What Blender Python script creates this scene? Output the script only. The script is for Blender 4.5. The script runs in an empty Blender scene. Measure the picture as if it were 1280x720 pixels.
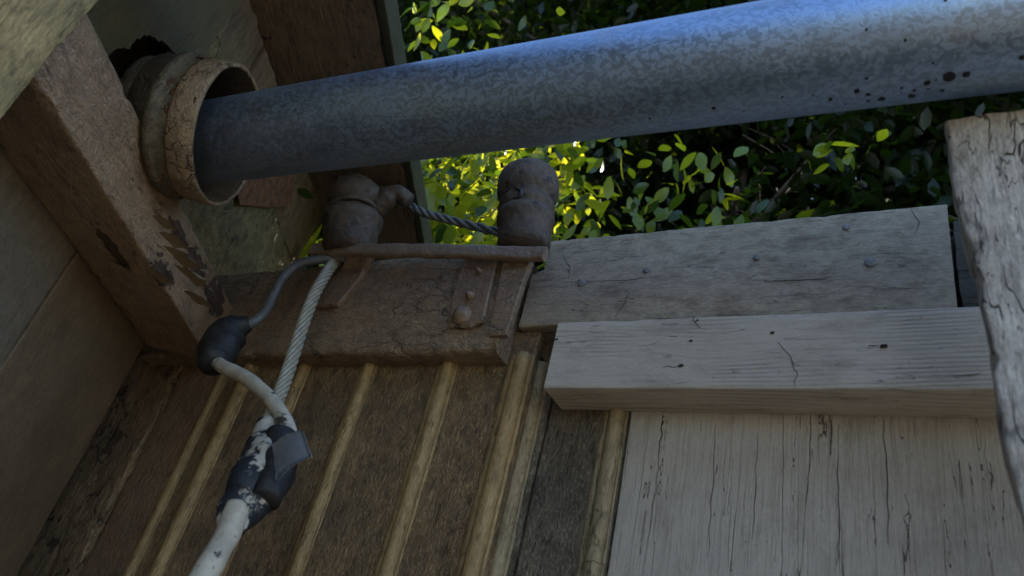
import bpy, bmesh, math, random
import numpy as np
from mathutils import Vector, Matrix, noise as mnoise

# ------------------------------------------------------------------ camera
scn = bpy.context.scene
col = scn.collection
FPX = 946.0                      # focal length in pixels of a 1280 wide frame
fw = Vector((-0.462, 0.716, 0.523)).normalized()
rt = Vector((0.885, 0.410, 0.221)); rt = (rt - fw*rt.dot(fw)).normalized()
up = rt.cross(fw).normalized()
cd = bpy.data.cameras.new('camera'); cam = bpy.data.objects.new('camera', cd); col.objects.link(cam)
cam.matrix_world = Matrix((( rt.x, up.x, -fw.x, 0), (rt.y, up.y, -fw.y, 0), (rt.z, up.z, -fw.z, 0), (0, 0, 0, 1)))
cd.sensor_width = 36; cd.lens = FPX/1280*36; cd.clip_start = .02; cd.clip_end = 800
cd.dof.use_dof = True; cd.dof.focus_distance = 1.0; cd.dof.aperture_fstop = 7.0
scn.camera = cam

# ------------------------------------------------------------------ light
SUN = Vector((0.35, 0.70, 0.60)).normalized()      # towards the sun
el = math.asin(SUN.z); az = math.atan2(SUN.x, SUN.y)
w = bpy.data.worlds.new('World'); scn.world = w; w.use_nodes = True
nt = w.node_tree; nt.nodes.clear()
sky = nt.nodes.new('ShaderNodeTexSky'); sky.sky_type = 'NISHITA'; sky.sun_disc = False
sky.sun_elevation = el; sky.sun_rotation = az; sky.air_density = 1.0; sky.dust_density = 0.2; sky.ozone_density = 2.8
bg = nt.nodes.new('ShaderNodeBackground'); bg.inputs[1].default_value = 0.10
wo = nt.nodes.new('ShaderNodeOutputWorld')
nt.links.new(sky.outputs[0], bg.inputs[0]); nt.links.new(bg.outputs[0], wo.inputs[0])
sd = bpy.data.lights.new('sun', 'SUN'); sd.energy = 3.0; sd.angle = math.radians(.53); sd.color = (1, .95, .86)
so = bpy.data.objects.new('sun', sd); col.objects.link(so)
so.rotation_euler = (-SUN).to_track_quat('-Z', 'Y').to_euler()
vs = scn.view_settings; vs.view_transform = 'Standard'; vs.look = 'None'; vs.exposure = 2.2; vs.gamma = 1
scn.cycles.max_bounces = 6; scn.cycles.diffuse_bounces = 4; scn.cycles.glossy_bounces = 3; scn.cycles.transmission_bounces = 4; scn.cycles.transparent_max_bounces = 4

# ------------------------------------------------------------------ helpers
rnd = random.Random(7)
GROUND = -1.6
def ray(u, v):
    return rt*((u-640)/FPX) - up*((v-360)/FPX) + fw
def atY(u, v, Y): r = ray(u, v); return r*(Y/r.y)
def atZ(u, v, Z): r = ray(u, v); return r*(Z/r.z)

def tag(o, label=None, cat=None, group=None, kind=None):
    if label: o['label'] = label
    if cat: o['category'] = cat
    if group: o['group'] = group
    if kind: o['kind'] = kind
    return o
def empty(name, loc, label=None, cat=None, group=None):
    o = bpy.data.objects.new(name, None); col.objects.link(o); o.location = loc; o.empty_display_size = .05
    return tag(o, label, cat, group)
def link(name, me, mat=None, parent=None, mw=None):
    o = bpy.data.objects.new(name, me); col.objects.link(o)
    if mat and not me.materials: me.materials.append(mat)
    if parent:
        o.parent = parent
        o.matrix_parent_inverse = PINV(parent)
    if mw is not None: o.matrix_basis = mw
    return o
def world_of(o):
    m = o.matrix_basis.copy()
    if o.parent: m = world_of(o.parent) @ o.matrix_parent_inverse @ m
    return m
def PINV(p): return world_of(p).inverted()
def mesh(name, vs_, fs, smooth=True):
    me = bpy.data.meshes.new(name); me.from_pydata([tuple(v) for v in vs_], [], fs); me.update()
    if smooth: me.polygons.foreach_set('use_smooth', [True]*len(me.polygons))
    return me
def nz(v, s, seed=0): return mnoise.noise(Vector(v)*s + Vector((seed*3.7, seed*1.3, seed*7.1)))

def profile_rect(T, W, r, ny, nzz):
    """rounded rectangle in (y,z), 0..T x 0..W, as a closed list"""
    pts = []
    def arc(cy, cz, a0):
        for k in range(4):
            a = a0 + k*math.pi/6
            pts.append((cy + r*math.cos(a), cz + r*math.sin(a)))
    arc(T-r, W-r, 0)
    for k in range(1, ny): pts.append((T-r-(T-2*r)*k/ny, W))
    arc(r, W-r, math.pi/2)
    for k in range(1, nzz): pts.append((0, W-r-(W-2*r)*k/nzz))
    arc(r, r, math.pi)
    for k in range(1, ny): pts.append((r+(T-2*r)*k/ny, 0))
    arc(T-r, r, 3*math.pi/2)
    for k in range(1, nzz): pts.append((T, r+(W-2*r)*k/nzz))
    return pts
SEED = [0]
def timber(name, o, ax, ay, az_, L, T, W, mat, parent=None, seg=.012, amp=.0012, r=.003, wob=.002, chip=.0, warp=None):
    """a sawn piece: local x = length, y = thickness (outer face y=0), z = width; uneven faces and edges"""
    SEED[0] += 1; sd_ = SEED[0]
    nx = max(2, min(260, int(L/seg))); ny = max(1, min(30, int(T/seg))); nw = max(1, min(60, int(W/seg)))
    prof = profile_rect(T, W, r, ny, nw); n = len(prof)
    V = []; F = []
    for i in range(nx+1):
        x = L*i/nx
        for (y, z) in prof:
            p = Vector((x, y, z))
            d = Vector((nz(p, 40, sd_), nz(p, 40, sd_+.33), nz(p, 40, sd_+.71)))*amp
            d += Vector((0, nz(p, 6, sd_), nz(p, 6, sd_+.5)))*wob
            if i in (0, nx): d.x += nz(p, 60, sd_)*amp*1.5
            edge = (abs(y-T/2) > T/2-r*1.01) and (abs(z-W/2) > W/2-r*1.01)
            if chip and edge:
                c = max(0, nz(p, 55, sd_+2) - .15)*chip
                d += Vector((0, T/2-y, W/2-z)).normalized()*c
            q = p + d
            if warp: q = warp(q, p)
            V.append(q)
    for i in range(nx):
        for j in range(n):
            k = (j+1) % n
            F.append((i*n+j, (i+1)*n+j, (i+1)*n+k, i*n+k))
    for i, rev in ((0, False), (nx, True)):
        base = len(V)
        cap = [V[i*n+j].copy() for j in range(n)]
        c = sum(cap, Vector())/n
        V += cap + [c]
        for j in range(n):
            k = (j+1) % n
            F.append((base+j, base+k, base+n) if not rev else (base+k, base+j, base+n))
    me = mesh(name, V, F)
    mw = Matrix(((ax[0], ay[0], az_[0], o[0]), (ax[1], ay[1], az_[1], o[1]), (ax[2], ay[2], az_[2], o[2]), (0, 0, 0, 1)))
    if mw.to_3x3().determinant() < 0: me.flip_normals()
    return link(name, me, mat, parent, mw)

def catmull(P, per=10):
    P = [Vector(p) for p in P]; out = []
    Q = [2*P[0]-P[1]] + P + [2*P[-1]-P[-2]]
    for i in range(1, len(Q)-2):
        for k in range(per):
            t = k/per; a, b, c, d = Q[i-1], Q[i], Q[i+1], Q[i+2]
            out.append(.5*((2*b)+(c-a)*t+(2*a-5*b+4*c-d)*t*t+(3*b-3*c+d-a)*t**3))
    out.append(P[-1]); return out
def frames(C):
    T = [(C[min(i+1, len(C)-1)]-C[max(i-1, 0)]).normalized() for i in range(len(C))]
    a = Vector((0, 0, 1)) if abs(T[0].z) < .9 else Vector((1, 0, 0))
    N = [(a-T[0]*a.dot(T[0])).normalized()]
    for i in range(1, len(C)):
        v = N[-1]-T[i]*N[-1].dot(T[i]); N.append(v.normalized())
    return T, N
def tube_data(C, rad, n=14, amp=0, fs=40, seed=0, cap=True):
    T, N = frames(C); V = []; F = []
    for i, c in enumerate(C):
        B = T[i].cross(N[i]); r = rad(i/(len(C)-1)) if callable(rad) else rad
        for j in range(n):
            a = 2*math.pi*j/n; d = N[i]*math.cos(a)+B*math.sin(a)
            V.append(c + d*(r + amp*nz(c+d*r, fs, seed)))
    for i in range(len(C)-1):
        for j in range(n):
            k = (j+1) % n; F.append((i*n+j, i*n+k, (i+1)*n+k, (i+1)*n+j))
    if cap:
        F.append(tuple(range(n))[::-1]); F.append(tuple((len(C)-1)*n+j for j in range(n)))
    return V, F
def tube(name, C, rad, mat, parent=None, **k):
    V, F = tube_data(C, rad, **k); o0 = sum(V, Vector())/len(V)
    return link(name, mesh(name, [v-o0 for v in V], F), mat, parent, Matrix.Translation(o0))
def lathe(name, prof, o, axis, mat, parent=None, n=48, amp=0, fs=30, side=None, a0=0, a1=2*math.pi):
    """prof = [(radius, height along axis)]"""
    axis = Vector(axis).normalized(); s = Vector((0, 0, 1)) if abs(axis.z) < .9 else Vector((1, 0, 0))
    s = (s-axis*s.dot(axis)).normalized(); b = axis.cross(s)
    V = []; F = []; full = abs(a1-a0-2*math.pi) < 1e-4; m = n if full else n+1
    for (r, h) in prof:
        for j in range(m):
            a = a0+(a1-a0)*j/n; q = Vector((r*math.cos(a), r*math.sin(a), h))
            e = amp*nz(q, fs, len(prof)) if r > .0005 else 0
            V.append(Vector(((r+e)*math.cos(a), (r+e)*math.sin(a), h+e*.5)))
    for i in range(len(prof)-1):
        for j in range(n):
            k = (j+1) % m
            F.append((i*m+j, i*m+k, (i+1)*m+k, (i+1)*m+j))
    mw = Matrix(((s.x, b.x, axis.x, o[0]), (s.y, b.y, axis.y, o[1]), (s.z, b.z, axis.z, o[2]), (0, 0, 0, 1)))
    return link(name, mesh(name, V, F), mat, parent, mw)

# ------------------------------------------------------------------ materials
class NT:
    def __init__(s, name):
        s.m = bpy.data.materials.new(name); s.m.use_nodes = True; s.t = s.m.node_tree; s.t.nodes.clear()
        s.out = s.t.nodes.new('ShaderNodeOutputMaterial'); s.b = s.t.nodes.new('ShaderNodeBsdfPrincipled')
        s.t.links.new(s.b.outputs[0], s.out.inputs[0])
    def n(s, typ, ins=None, **p):
        nd = s.t.nodes.new(typ)
        for k, v in p.items(): setattr(nd, k, v)
        for k, v in (ins or {}).items(): s.set(nd.inputs[k], v)
        return nd
    def set(s, sock, v):
        if hasattr(v, 'is_output'): s.t.links.new(v, sock)
        else:
            if isinstance(v, tuple) and len(v) == 3 and sock.type == 'RGBA': v = (*v, 1)
            sock.default_value = v
    def math(s, op, a, b=0.0, clamp=False):
        nd = s.n('ShaderNodeMath', operation=op, use_clamp=clamp); s.set(nd.inputs[0], a); s.set(nd.inputs[1], b); return nd.outputs[0]
    def mr(s, v, a, b, c=0.0, d=1.0, smooth=True):
        nd = s.n('ShaderNodeMapRange', {0: v, 1: a, 2: b, 3: c, 4: d}, interpolation_type='SMOOTHSTEP' if smooth else 'LINEAR'); return nd.outputs[0]
    def mix(s, f, a, b, mode='MIX'):
        nd = s.n('ShaderNodeMix', data_type='RGBA', blend_type=mode); s.set(nd.inputs[0], f); s.set(nd.inputs[6], a); s.set(nd.inputs[7], b); return nd.outputs[2]
    def vec(s, rand=True):
        tc = s.n('ShaderNodeTexCoord').outputs['Object']
        if not rand: return tc
        oi = s.n('ShaderNodeObjectInfo').outputs['Random']
        sc = s.n('ShaderNodeVectorMath', {0: (13.1, 7.7, 3.3)}, operation='SCALE'); s.set(sc.inputs['Scale'], oi)
        return s.n('ShaderNodeVectorMath', {0: tc, 1: sc.outputs[0]}, operation='ADD').outputs[0]
    def scale(s, v, xyz): return s.n('ShaderNodeVectorMath', {0: v, 1: xyz}, operation='MULTIPLY').outputs[0]
    def noise(s, v, sc, det=4.0, rough=.55, dist=0.0): return s.n('ShaderNodeTexNoise', {'Vector': v, 'Scale': sc, 'Detail': det, 'Roughness': rough, 'Distortion': dist}).outputs[0]
    def vor(s, v, sc, feat='F1'): return s.n('ShaderNodeTexVoronoi', {'Vector': v, 'Scale': sc}, feature=feat).outputs[0]
    def warp(s, v, sc, amt):
        nd = s.n('ShaderNodeTexNoise', {'Vector': v, 'Scale': sc, 'Detail': 3.0})
        d = s.n('ShaderNodeVectorMath', {0: nd.outputs[1], 1: (.5, .5, .5)}, operation='SUBTRACT').outputs[0]
        d = s.scale(d, (amt, amt, amt)); return s.n('ShaderNodeVectorMath', {0: v, 1: d}, operation='ADD').outputs[0]
    def finish(s, c, h, rough, spec=.4, metal=0.0):
        s.set(s.b.inputs['Base Color'], c); s.set(s.b.inputs['Roughness'], rough); s.set(s.b.inputs['Specular IOR Level'], spec); s.set(s.b.inputs['Metallic'], metal)
        if h is not None:
            bp = s.n('ShaderNodeBump', {'Height': h, 'Distance': 1.0, 'Strength': 1.0}); s.t.links.new(bp.outputs[0], s.b.inputs['Normal'])
        return s.m

def wood(name, c1, c2, dark, big=6, dirt=.4, grain=14, gs=18, gcol=.25, gh=.0004, cracks=.5, cw=.012, cs=7, cstretch=16, cdep=.0015,
         alli=0., als=45, lump=.0, ls=70, lstretch=2.2, rough=.6, spec=.35, speck=.3, peel=(), wcol=(.06, .035, .02), rings=0., rs=60, longc=0., fine=.28, fstr=3., warm=.83, edgewear=0., wear=None):
    c1, c2, dark = [(q[0]*(1.05 if warm < .9 else 1), q[1], q[2]*warm) for q in (c1, c2, dark)]
    s = NT(name); tc = s.vec(False); v = s.vec()
    gv = s.scale(v, (1, grain, grain))
    g = s.noise(gv, gs, 4, .65)
    b1 = s.noise(v, big, 3, .6); b2 = s.noise(s.scale(v, (1, 2, 2)), big*3.1, 5, .65)
    c = s.mix(s.mr(b1, .35, .65), c1, c2)
    c = s.mix(s.math('MULTIPLY', s.mr(b2, .48, .72), dirt), c, dark)
    c = s.mix(s.math('MULTIPLY', s.mr(g, .45, .7), gcol), c, dark)
    h = s.math('MULTIPLY', g, gh*1.8)
    if rings:
        rv = s.warp(s.scale(v, (.3, 1, 1)), 6, .035)
        sx = s.n('ShaderNodeSeparateXYZ', {0: rv}).outputs
        ph = s.math('MULTIPLY', s.math('ADD', sx[2], s.math('MULTIPLY', sx[1], .6)), rs*6.28)
        rg = s.math('POWER', s.math('ADD', s.math('MULTIPLY', s.math('SINE', ph), .5), .5), 2.5)
        rg = s.math('MULTIPLY', rg, s.mr(s.noise(s.scale(v, (1, 2, 2)), 7, 3), .42, .62))
        c = s.mix(s.math('MULTIPLY', rg, rings), c, dark); h = s.math('SUBTRACT', h, s.math('MULTIPLY', rg, .0004))
    if lump:
        l1 = s.noise(s.scale(s.warp(v, 30, .02), (1, lstretch, lstretch)), ls, 3, .5, .4)
        l2 = s.noise(s.scale(v, (1, 1.5, 1.5)), ls*.22, 2)
        h = s.math('ADD', h, s.math('MULTIPLY', l1, lump*.8)); h = s.math('ADD', h, s.math('MULTIPLY', l2, lump*.9))
        rw = s.noise(s.scale(s.warp(v, 25, .03), (1, 1.9, 1.9)), ls*.9, 3, .6)
        rdg = s.math('POWER', s.math('SUBTRACT', 1.0, s.math('ABSOLUTE', s.math('SUBTRACT', s.math('MULTIPLY', rw, 2.0), 1.0))), 9.0)
        h = s.math('ADD', h, s.math('MULTIPLY', rdg, lump*.45))
        c = s.mix(s.math('MULTIPLY', s.mr(l1, .55, .3), .35), c, dark)
    f = s.noise(s.scale(v, (1, fstr, fstr)), 150, 4, .72)
    c = s.mix(1.0, c, s.mr(f, .3, .7, 1-fine, 1+fine*.7, False), 'MULTIPLY'); h = s.math('ADD', h, s.math('MULTIPLY', f, fine*.0035))
    if speck:
        sp = s.mr(s.noise(v, 420, 2, .6), .64, .72); sp = s.math('MULTIPLY', sp, s.mr(s.noise(v, 18, 2), .45, .65))
        c = s.mix(s.math('MULTIPLY', sp, speck), c, dark)
    if cracks:
        cv = s.warp(s.scale(v, (1, cstretch, cstretch)), 3, .25)
        cn = s.noise(cv, cs, 3, .5)
        ln = s.mr(s.math('ABSOLUTE', s.math('SUBTRACT', cn, .5)), 0, cw, 1, 0, False)
        ln = s.math('MULTIPLY', ln, s.mr(s.noise(s.scale(v, (1, 3, 3)), 14, 3), .5, .56))
        cn2 = s.noise(s.scale(cv, (1.3, 2.1, 2.1)), cs, 2, .5)
        ln2 = s.mr(s.math('ABSOLUTE', s.math('SUBTRACT', cn2, .47)), 0, cw*.7, .7, 0, False)
        ln2 = s.math('MULTIPLY', ln2, s.mr(s.noise(s.scale(v, (1, 4, 4)), 17, 3), .52, .58))
        ln = s.math('MAXIMUM', ln, ln2)
        c = s.mix(s.math('MULTIPLY', ln, cracks), c, (.012, .01, .008)); h = s.math('SUBTRACT', h, s.math('MULTIPLY', ln, cdep))
    if longc:
        lv = s.warp(s.scale(v, (1, 42, 42)), 2.2, .35)
        lv = s.n('ShaderNodeVectorMath', {0: lv, 1: s.scale(s.n('ShaderNodeTexNoise', {'Vector': s.scale(v, (1, .2, .2)), 'Scale': 70.0, 'Detail': 3.0}).outputs[1], (0, .10, .10))}, operation='ADD').outputs[0]
        for sc_n, th, wd, mk in ((2.0, .5, .008, (.49, .53)), (3.4, .46, .008, (.50, .54)), (5.0, .54, .009, (.53, .57))):
            q = s.noise(lv, sc_n, 0, .5)
            k = s.mr(s.math('ABSOLUTE', s.math('SUBTRACT', q, th)), 0, wd, 1, 0, False)
            k = s.math('MULTIPLY', k, s.mr(s.noise(s.scale(v, (1, 7, 7)), sc_n*1.7, 2), mk[0], mk[1]))
            c = s.mix(s.math('MULTIPLY', k, longc), c, (.014, .012, .011)); h = s.math('SUBTRACT', h, s.math('MULTIPLY', k, .003))
    if alli:
        e = s.vor(s.warp(s.scale(v, (.6, 1, 1)), 50, .03), als, 'DISTANCE_TO_EDGE')
        a = s.mr(e, 0, .06, 1, 0, False); a = s.math('MULTIPLY', a, s.mr(s.noise(v, 12, 3), .45, .6))
        c = s.mix(s.math('MULTIPLY', a, alli), c, (.015, .012, .01)); h = s.math('SUBTRACT', h, s.math('MULTIPLY', a, .0012))
    ro = s.mr(b2, .3, .7, rough-.1, rough+.12)
    if peel or wear:
        m = None
        if wear:
            m = s.mr(s.math('ADD', s.noise(v, wear[0], 6, .65), s.math('MULTIPLY', s.noise(gv, 8, 3), .15)), wear[1], wear[1]+.012)
        for (pc, pr) in peel:
            d = s.n('ShaderNodeVectorMath', {0: tc, 1: pc}, operation='SUBTRACT').outputs[0]
            d = s.scale(d, tuple(1/q for q in pr))
            ln_ = s.n('ShaderNodeVectorMath', {0: d}, operation='LENGTH').outputs['Value']
            k = s.math('ADD', ln_, s.math('MULTIPLY', s.math('SUBTRACT', s.noise(s.scale(tc, (1, 1.6, 1.6)), 45, 6, .65), .5), 2.2))
            k = s.mr(k, .85, .9, 1, 0)
            m = k if m is None else s.math('MAXIMUM', m, k)
        wc = s.mix(s.mr(s.noise(s.scale(v, (1, 20, 20)), 30, 5), .35, .65), wcol, tuple(q*.35 for q in wcol))
        c = s.mix(m, c, wc); h = s.math('SUBTRACT', h, s.math('MULTIPLY', m, .0018))
        h = s.math('ADD', h, s.math('MULTIPLY', s.math('MULTIPLY', m, s.noise(s.scale(v, (1, 20, 20)), 30, 5)), .0015))
        ro = s.math('MAXIMUM', ro, s.math('MULTIPLY', m, .9))
    return s.finish(c, h, ro, spec)

def simple(name, c1, c2, sc=40, rough=.6, spec=.4, metal=0., bump=.0004, bs=120, dark=None, dth=.6):
    s = NT(name); v = s.vec()
    c = s.mix(s.mr(s.noise(v, sc, 5, .6), .35, .65), c1, c2)
    if dark: c = s.mix(s.mr(s.noise(v, sc*.6, 6, .7), dth, dth+.05), c, dark)
    return s.finish(c, s.math('MULTIPLY', s.noise(v, bs, 4), bump), s.mr(s.noise(v, sc*2, 3), .3, .7, rough-.08, rough+.1), spec, metal)

M = {}
M['siding'] = wood('white_siding_paint', (.56, .495, .425), (.475, .42, .36), (.18, .147, .115), big=4, dirt=.3, gcol=.3, cracks=0., longc=.75, warm=.97, fine=.16, fstr=7., rough=.65, speck=.6, gh=.0004, grain=22)
M['rail'] = wood('white_rail_paint', (.57, .51, .445), (.485, .432, .376), (.17, .14, .11), big=5, dirt=.35, gcol=.2, cracks=.6, cw=.004, cs=5, rings=.42, rs=210, warm=.97, fine=.16, fstr=6., rough=.65, speck=.6)
M['header'] = wood('grey_beam_paint', (.43, .36, .28), (.355, .295, .228), (.13, .104, .076), big=9, dirt=.6, gcol=.15, cracks=.7, cw=.004, cs=4, lump=.0006, ls=45, rough=.65, speck=.6, warm=.93)
M['plate'] = wood('brown_thick_paint', (.33, .25, .175), (.255, .19, .135), (.08, .06, .044), big=10, dirt=.6, gcol=.08, cracks=.9, cw=.008, cs=9, cstretch=3, lump=.0022, ls=90, rough=.42, spec=.5, alli=.35, als=26, fine=.2, warm=.88)
M['board'] = wood('dark_brown_board', (.31, .21, .115), (.205, .139, .08), (.06, .043, .028), big=14, dirt=.75, gcol=.22, cracks=.6, cw=.01, cs=7, lump=.0030, ls=120, lstretch=2.4, rough=.42, spec=.5, grain=9, fine=.3, fstr=3.)
M['board_g'] = wood('grey_brown_board', (.24, .19, .135), (.155, .122, .088), (.05, .041, .031), big=14, dirt=.75, gcol=.3, cracks=.6, cw=.01, cs=7, lump=.0028, ls=130, lstretch=2.6, rough=.45, spec=.5, grain=9, fine=.36, fstr=3., warm=.92)
M['board_l'] = wood('left_textured_board', (.29, .185, .115), (.23, .148, .094), (.08, .054, .036), big=9, dirt=.4, gcol=.3, cracks=.5, lump=.0030, ls=85, lstretch=3.2, rough=.45, spec=.5)
M['board_c'] = wood('cracked_edge_board', (.27, .19, .12), (.21, .148, .096), (.075, .052, .036), big=9, dirt=.5, gcol=.3, alli=1., als=34, lump=.003, ls=60, rough=.55, cracks=.9, cw=.02, cdep=.004, wear=(18, .665), wcol=(.10, .062, .04))
M['bead'] = wood('yellow_bead_paint', (.40, .28, .14), (.32, .22, .11), (.12, .085, .05), big=18, dirt=.6, gcol=.2, cracks=.6, cw=.007, lump=.0006, rough=.42)
M['bead_grey'] = wood('grey_bead_paint', (.37, .30, .20), (.30, .245, .16), (.13, .10, .07), big=12, dirt=.5, gcol=.25, cracks=.7, lump=.0006, rough=.5, alli=.2, als=60)
M['panel_a'] = wood('brown_smooth_panel', (.185, .135, .092), (.15, .11, .075), (.07, .052, .037), big=5, dirt=.35, gcol=.15, cracks=.35, cw=.004, lump=.0003, rough=.55, speck=.5)
M['panel_b'] = wood('grey_smooth_panel', (.215, .18, .15), (.18, .15, .125), (.08, .068, .056), big=5, dirt=.35, gcol=.1, cracks=.25, cw=.004, lump=.0003, rough=.55, speck=.5)
M['post'] = wood('mildewed_green_paint', (.54, .42, .22), (.34, .27, .15), (.06, .056, .045), big=7, dirt=.95, gcol=.15, cracks=.2, lump=.0003, rough=.6, speck=.9)
M['hole_panel'] = wood('olive_panel_paint', (.09, .072, .036), (.072, .058, .03), (.032, .026, .017), big=6, dirt=.35, gcol=.15, cracks=.4, cw=.004, lump=.0003, rough=.5, speck=.6)
M['olive'] = wood('flaky_olive_paint', (.19, .145, .07), (.145, .11, .054), (.03, .024, .016), big=14, dirt=.8, gcol=.2, cracks=.5, lump=.0035, ls=70, lstretch=1.2, rough=.6, alli=.6, als=55)
M['brown_raw'] = wood('raw_brown_board', (.16, .11, .068), (.12, .08, .05), (.045, .03, .02), big=8, dirt=.5, gcol=.6, gh=.0012, cracks=.8, cw=.014, rough=.75)
M['plank'] = wood('overhead_plank_paint', (.225, .165, .115), (.18, .132, .092), (.07, .052, .037), big=6, dirt=.4, gcol=.3, gh=.0008, cracks=.7, cw=.01, lump=.0008, rough=.6, wear=(9, .72), wcol=(.085, .052, .035))
M['plank_side'] = simple('olive_edge', (.055, .052, .024), (.042, .04, .02), 30)
M['roof'] = wood('roof_sheathing_wood', (.10, .072, .048), (.075, .054, .036), (.03, .022, .015), rough=.8)
M['picket'] = wood('weathered_grey_plank', (.60, .54, .48), (.48, .43, .38), (.13, .11, .09), big=12, dirt=.55, gcol=.35, gh=.0012, cracks=.9, cw=.016, cs=11, cstretch=4, cdep=.004, rough=.75, alli=.6, als=16, lump=.0012, ls=45, speck=.5, warm=.97)
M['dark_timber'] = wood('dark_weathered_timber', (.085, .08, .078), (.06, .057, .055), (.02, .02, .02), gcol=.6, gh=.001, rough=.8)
M['rust'] = simple('rusty_metal', (.16, .068, .028), (.075, .036, .02), 60, .85, .3, .2, .0012, 160, (.03, .02, .015))
M['bracket'] = simple('painted_brown_iron', (.24, .168, .108), (.19, .132, .085), 50, .5, .5, 0, .0026, 130, (.045, .035, .028), .62)
M['insul'] = simple('brown_painted_porcelain', (.085, .060, .041), (.058, .042, .03), 60, .6, .3, 0, .0028, 110, (.03, .021, .015), .57)
M['cable_grey'] = simple('grey_cable_sheath', (.115, .11, .098), (.075, .072, .066), 90, .5, .5, 0, .0005, 200)
M['cable_white'] = simple('worn_white_cable', (.50, .44, .34), (.38, .33, .255), 60, .6, .35, 0, .0014, 130, (.06, .052, .045), .565)
M['rope'] = simple('dusty_aluminium_strand', (.40, .36, .27), (.31, .28, .20), 90, .5, .5, .25, .0003, 300, (.11, .095, .07), .64)
M['tape_black'] = simple('black_tape', (.012, .011, .011), (.02, .019, .018), 60, .55, .4, 0, .0012, 110)
M['splice'] = simple('paint_flecked_tape', (.47, .425, .34), (.36, .325, .26), 30, .6, .4, 0, .0014, 110, (.017, .019, .026), .43)
M['tape_tab'] = simple('grey_tape_tab', (.19, .205, .235), (.15, .165, .19), 50, .3, .5, 0, .0008, 90, (.2, .21, .23), .66)
M['drip'] = simple('black_drip', (.012, .012, .014), (.016, .016, .02), 50, .5)
M['nail'] = simple('painted_nail', (.24, .22, .20), (.17, .155, .14), 200, .6, .4, .2, .0003, 300, (.05, .04, .035))
M['knot'] = simple('dark_hole', (.035, .03, .026), (.02, .018, .016), 300, .8)
M['bark'] = simple('grey_bark', (.12, .10, .08), (.07, .058, .045), 30, .9, .2, 0, .004, 60)
M['flake'] = simple('peeled_paint_flake', (.36, .26, .15), (.28, .20, .115), 60, .55)
M['pale'] = simple('torn_sheet_daylight_tint', (.42, .44, .47), (.34, .36, .38), 30, .6)
M['dirt'] = simple('sandy_ground', (.165, .13, .088), (.13, .102, .07), 1.5, .95, .2, 0, .01, 12)

def galvanised():
    s = NT('galvanised_steel'); v = s.vec(False)
    wv = s.warp(v, 60, .012)
    sp = s.noise(s.scale(wv, (1, 1, .75)), 235, 2, .55, .7); pat = s.mr(sp, .43, .57)
    big = s.noise(v, 11, 4); fade = s.noise(s.scale(v, (.6, 3, 3)), 8, 3)
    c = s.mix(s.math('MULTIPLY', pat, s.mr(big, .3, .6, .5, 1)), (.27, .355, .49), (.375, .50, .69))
    c = s.mix(s.math('MULTIPLY', s.mr(big, .5, .7), .35), c, (.30, .31, .31))
    # dusty oxide near the collar end (local z runs along the pipe)
    z = s.n('ShaderNodeSeparateXYZ', {0: v}).outputs[2]
    near = s.mr(z, .23, .51, 1, 0)
    dust = s.math('MULTIPLY', near, s.mr(s.noise(v, 160, 4, .7), .58, .66))
    c = s.mix(s.math('MULTIPLY', near, .45), c, (.19, .185, .17)); c = s.mix(s.math('MULTIPLY', dust, s.mr(z, .22, .34, .8, 0)), c, (.34, .27, .14))
    ro = s.math('ADD', s.mr(pat, 0, 1, .34, .44), s.math('MULTIPLY', near, .12)); ro = s.math('ADD', ro, s.math('MULTIPLY', s.mr(fade, .4, .7), .08))
    h = s.math('ADD', s.math('MULTIPLY', s.noise(s.scale(v, (1, 1, .1)), 90, 3), .00012), s.math('MULTIPLY', pat, .00005))
    return s.finish(c, h, ro, .5, .88)
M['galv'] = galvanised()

def leaf_mat(name, c, t, rough=.24):
    s = NT(name); v = s.vec(); oi = s.n('ShaderNodeObjectInfo').outputs['Random']
    n_ = s.noise(s.n('ShaderNodeNewGeometry').outputs['Position'], 7, 2)
    cc = s.mix(s.mr(n_, .35, .65), c, tuple(q*1.5 for q in c))
    s.set(s.b.inputs['Base Color'], cc); s.b.inputs['Roughness'].default_value = rough; s.b.inputs['Specular IOR Level'].default_value = .5
    tr = s.n('ShaderNodeBsdfTranslucent'); s.set(tr.inputs[0], s.mix(s.mr(n_, .35, .65), t, (t[0]*1.25, t[1]*1.05, t[2])))
    ms = s.n('ShaderNodeMixShader', {0: .5, 1: s.b.outputs[0], 2: tr.outputs[0]})
    s.t.links.new(ms.outputs[0], s.out.inputs[0]); return s.m
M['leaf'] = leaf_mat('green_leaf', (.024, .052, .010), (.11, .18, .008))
M['leaf_shade'] = leaf_mat('shade_tinted_leaf', (.008, .017, .004), (.018, .034, .002), .4)  # copy of the green leaf with the crown's deep shade put into its colour
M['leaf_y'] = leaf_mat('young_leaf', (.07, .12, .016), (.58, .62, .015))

# ------------------------------------------------------------------ the setting
gs = 400
g = link('ground', mesh('ground', [(-gs, -gs, 0), (gs, -gs, 0), (gs, gs, 0), (-gs, gs, 0)], [(0, 1, 2, 3)], False), M['dirt'], None, Matrix.Translation((0, 0, GROUND)))
tag(g, kind='structure')

X_, Y_, Z_ = Vector((1, 0, 0)), Vector((0, 1, 0)), Vector((0, 0, 1))
YW = .724                                          # face of the board wall
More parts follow.
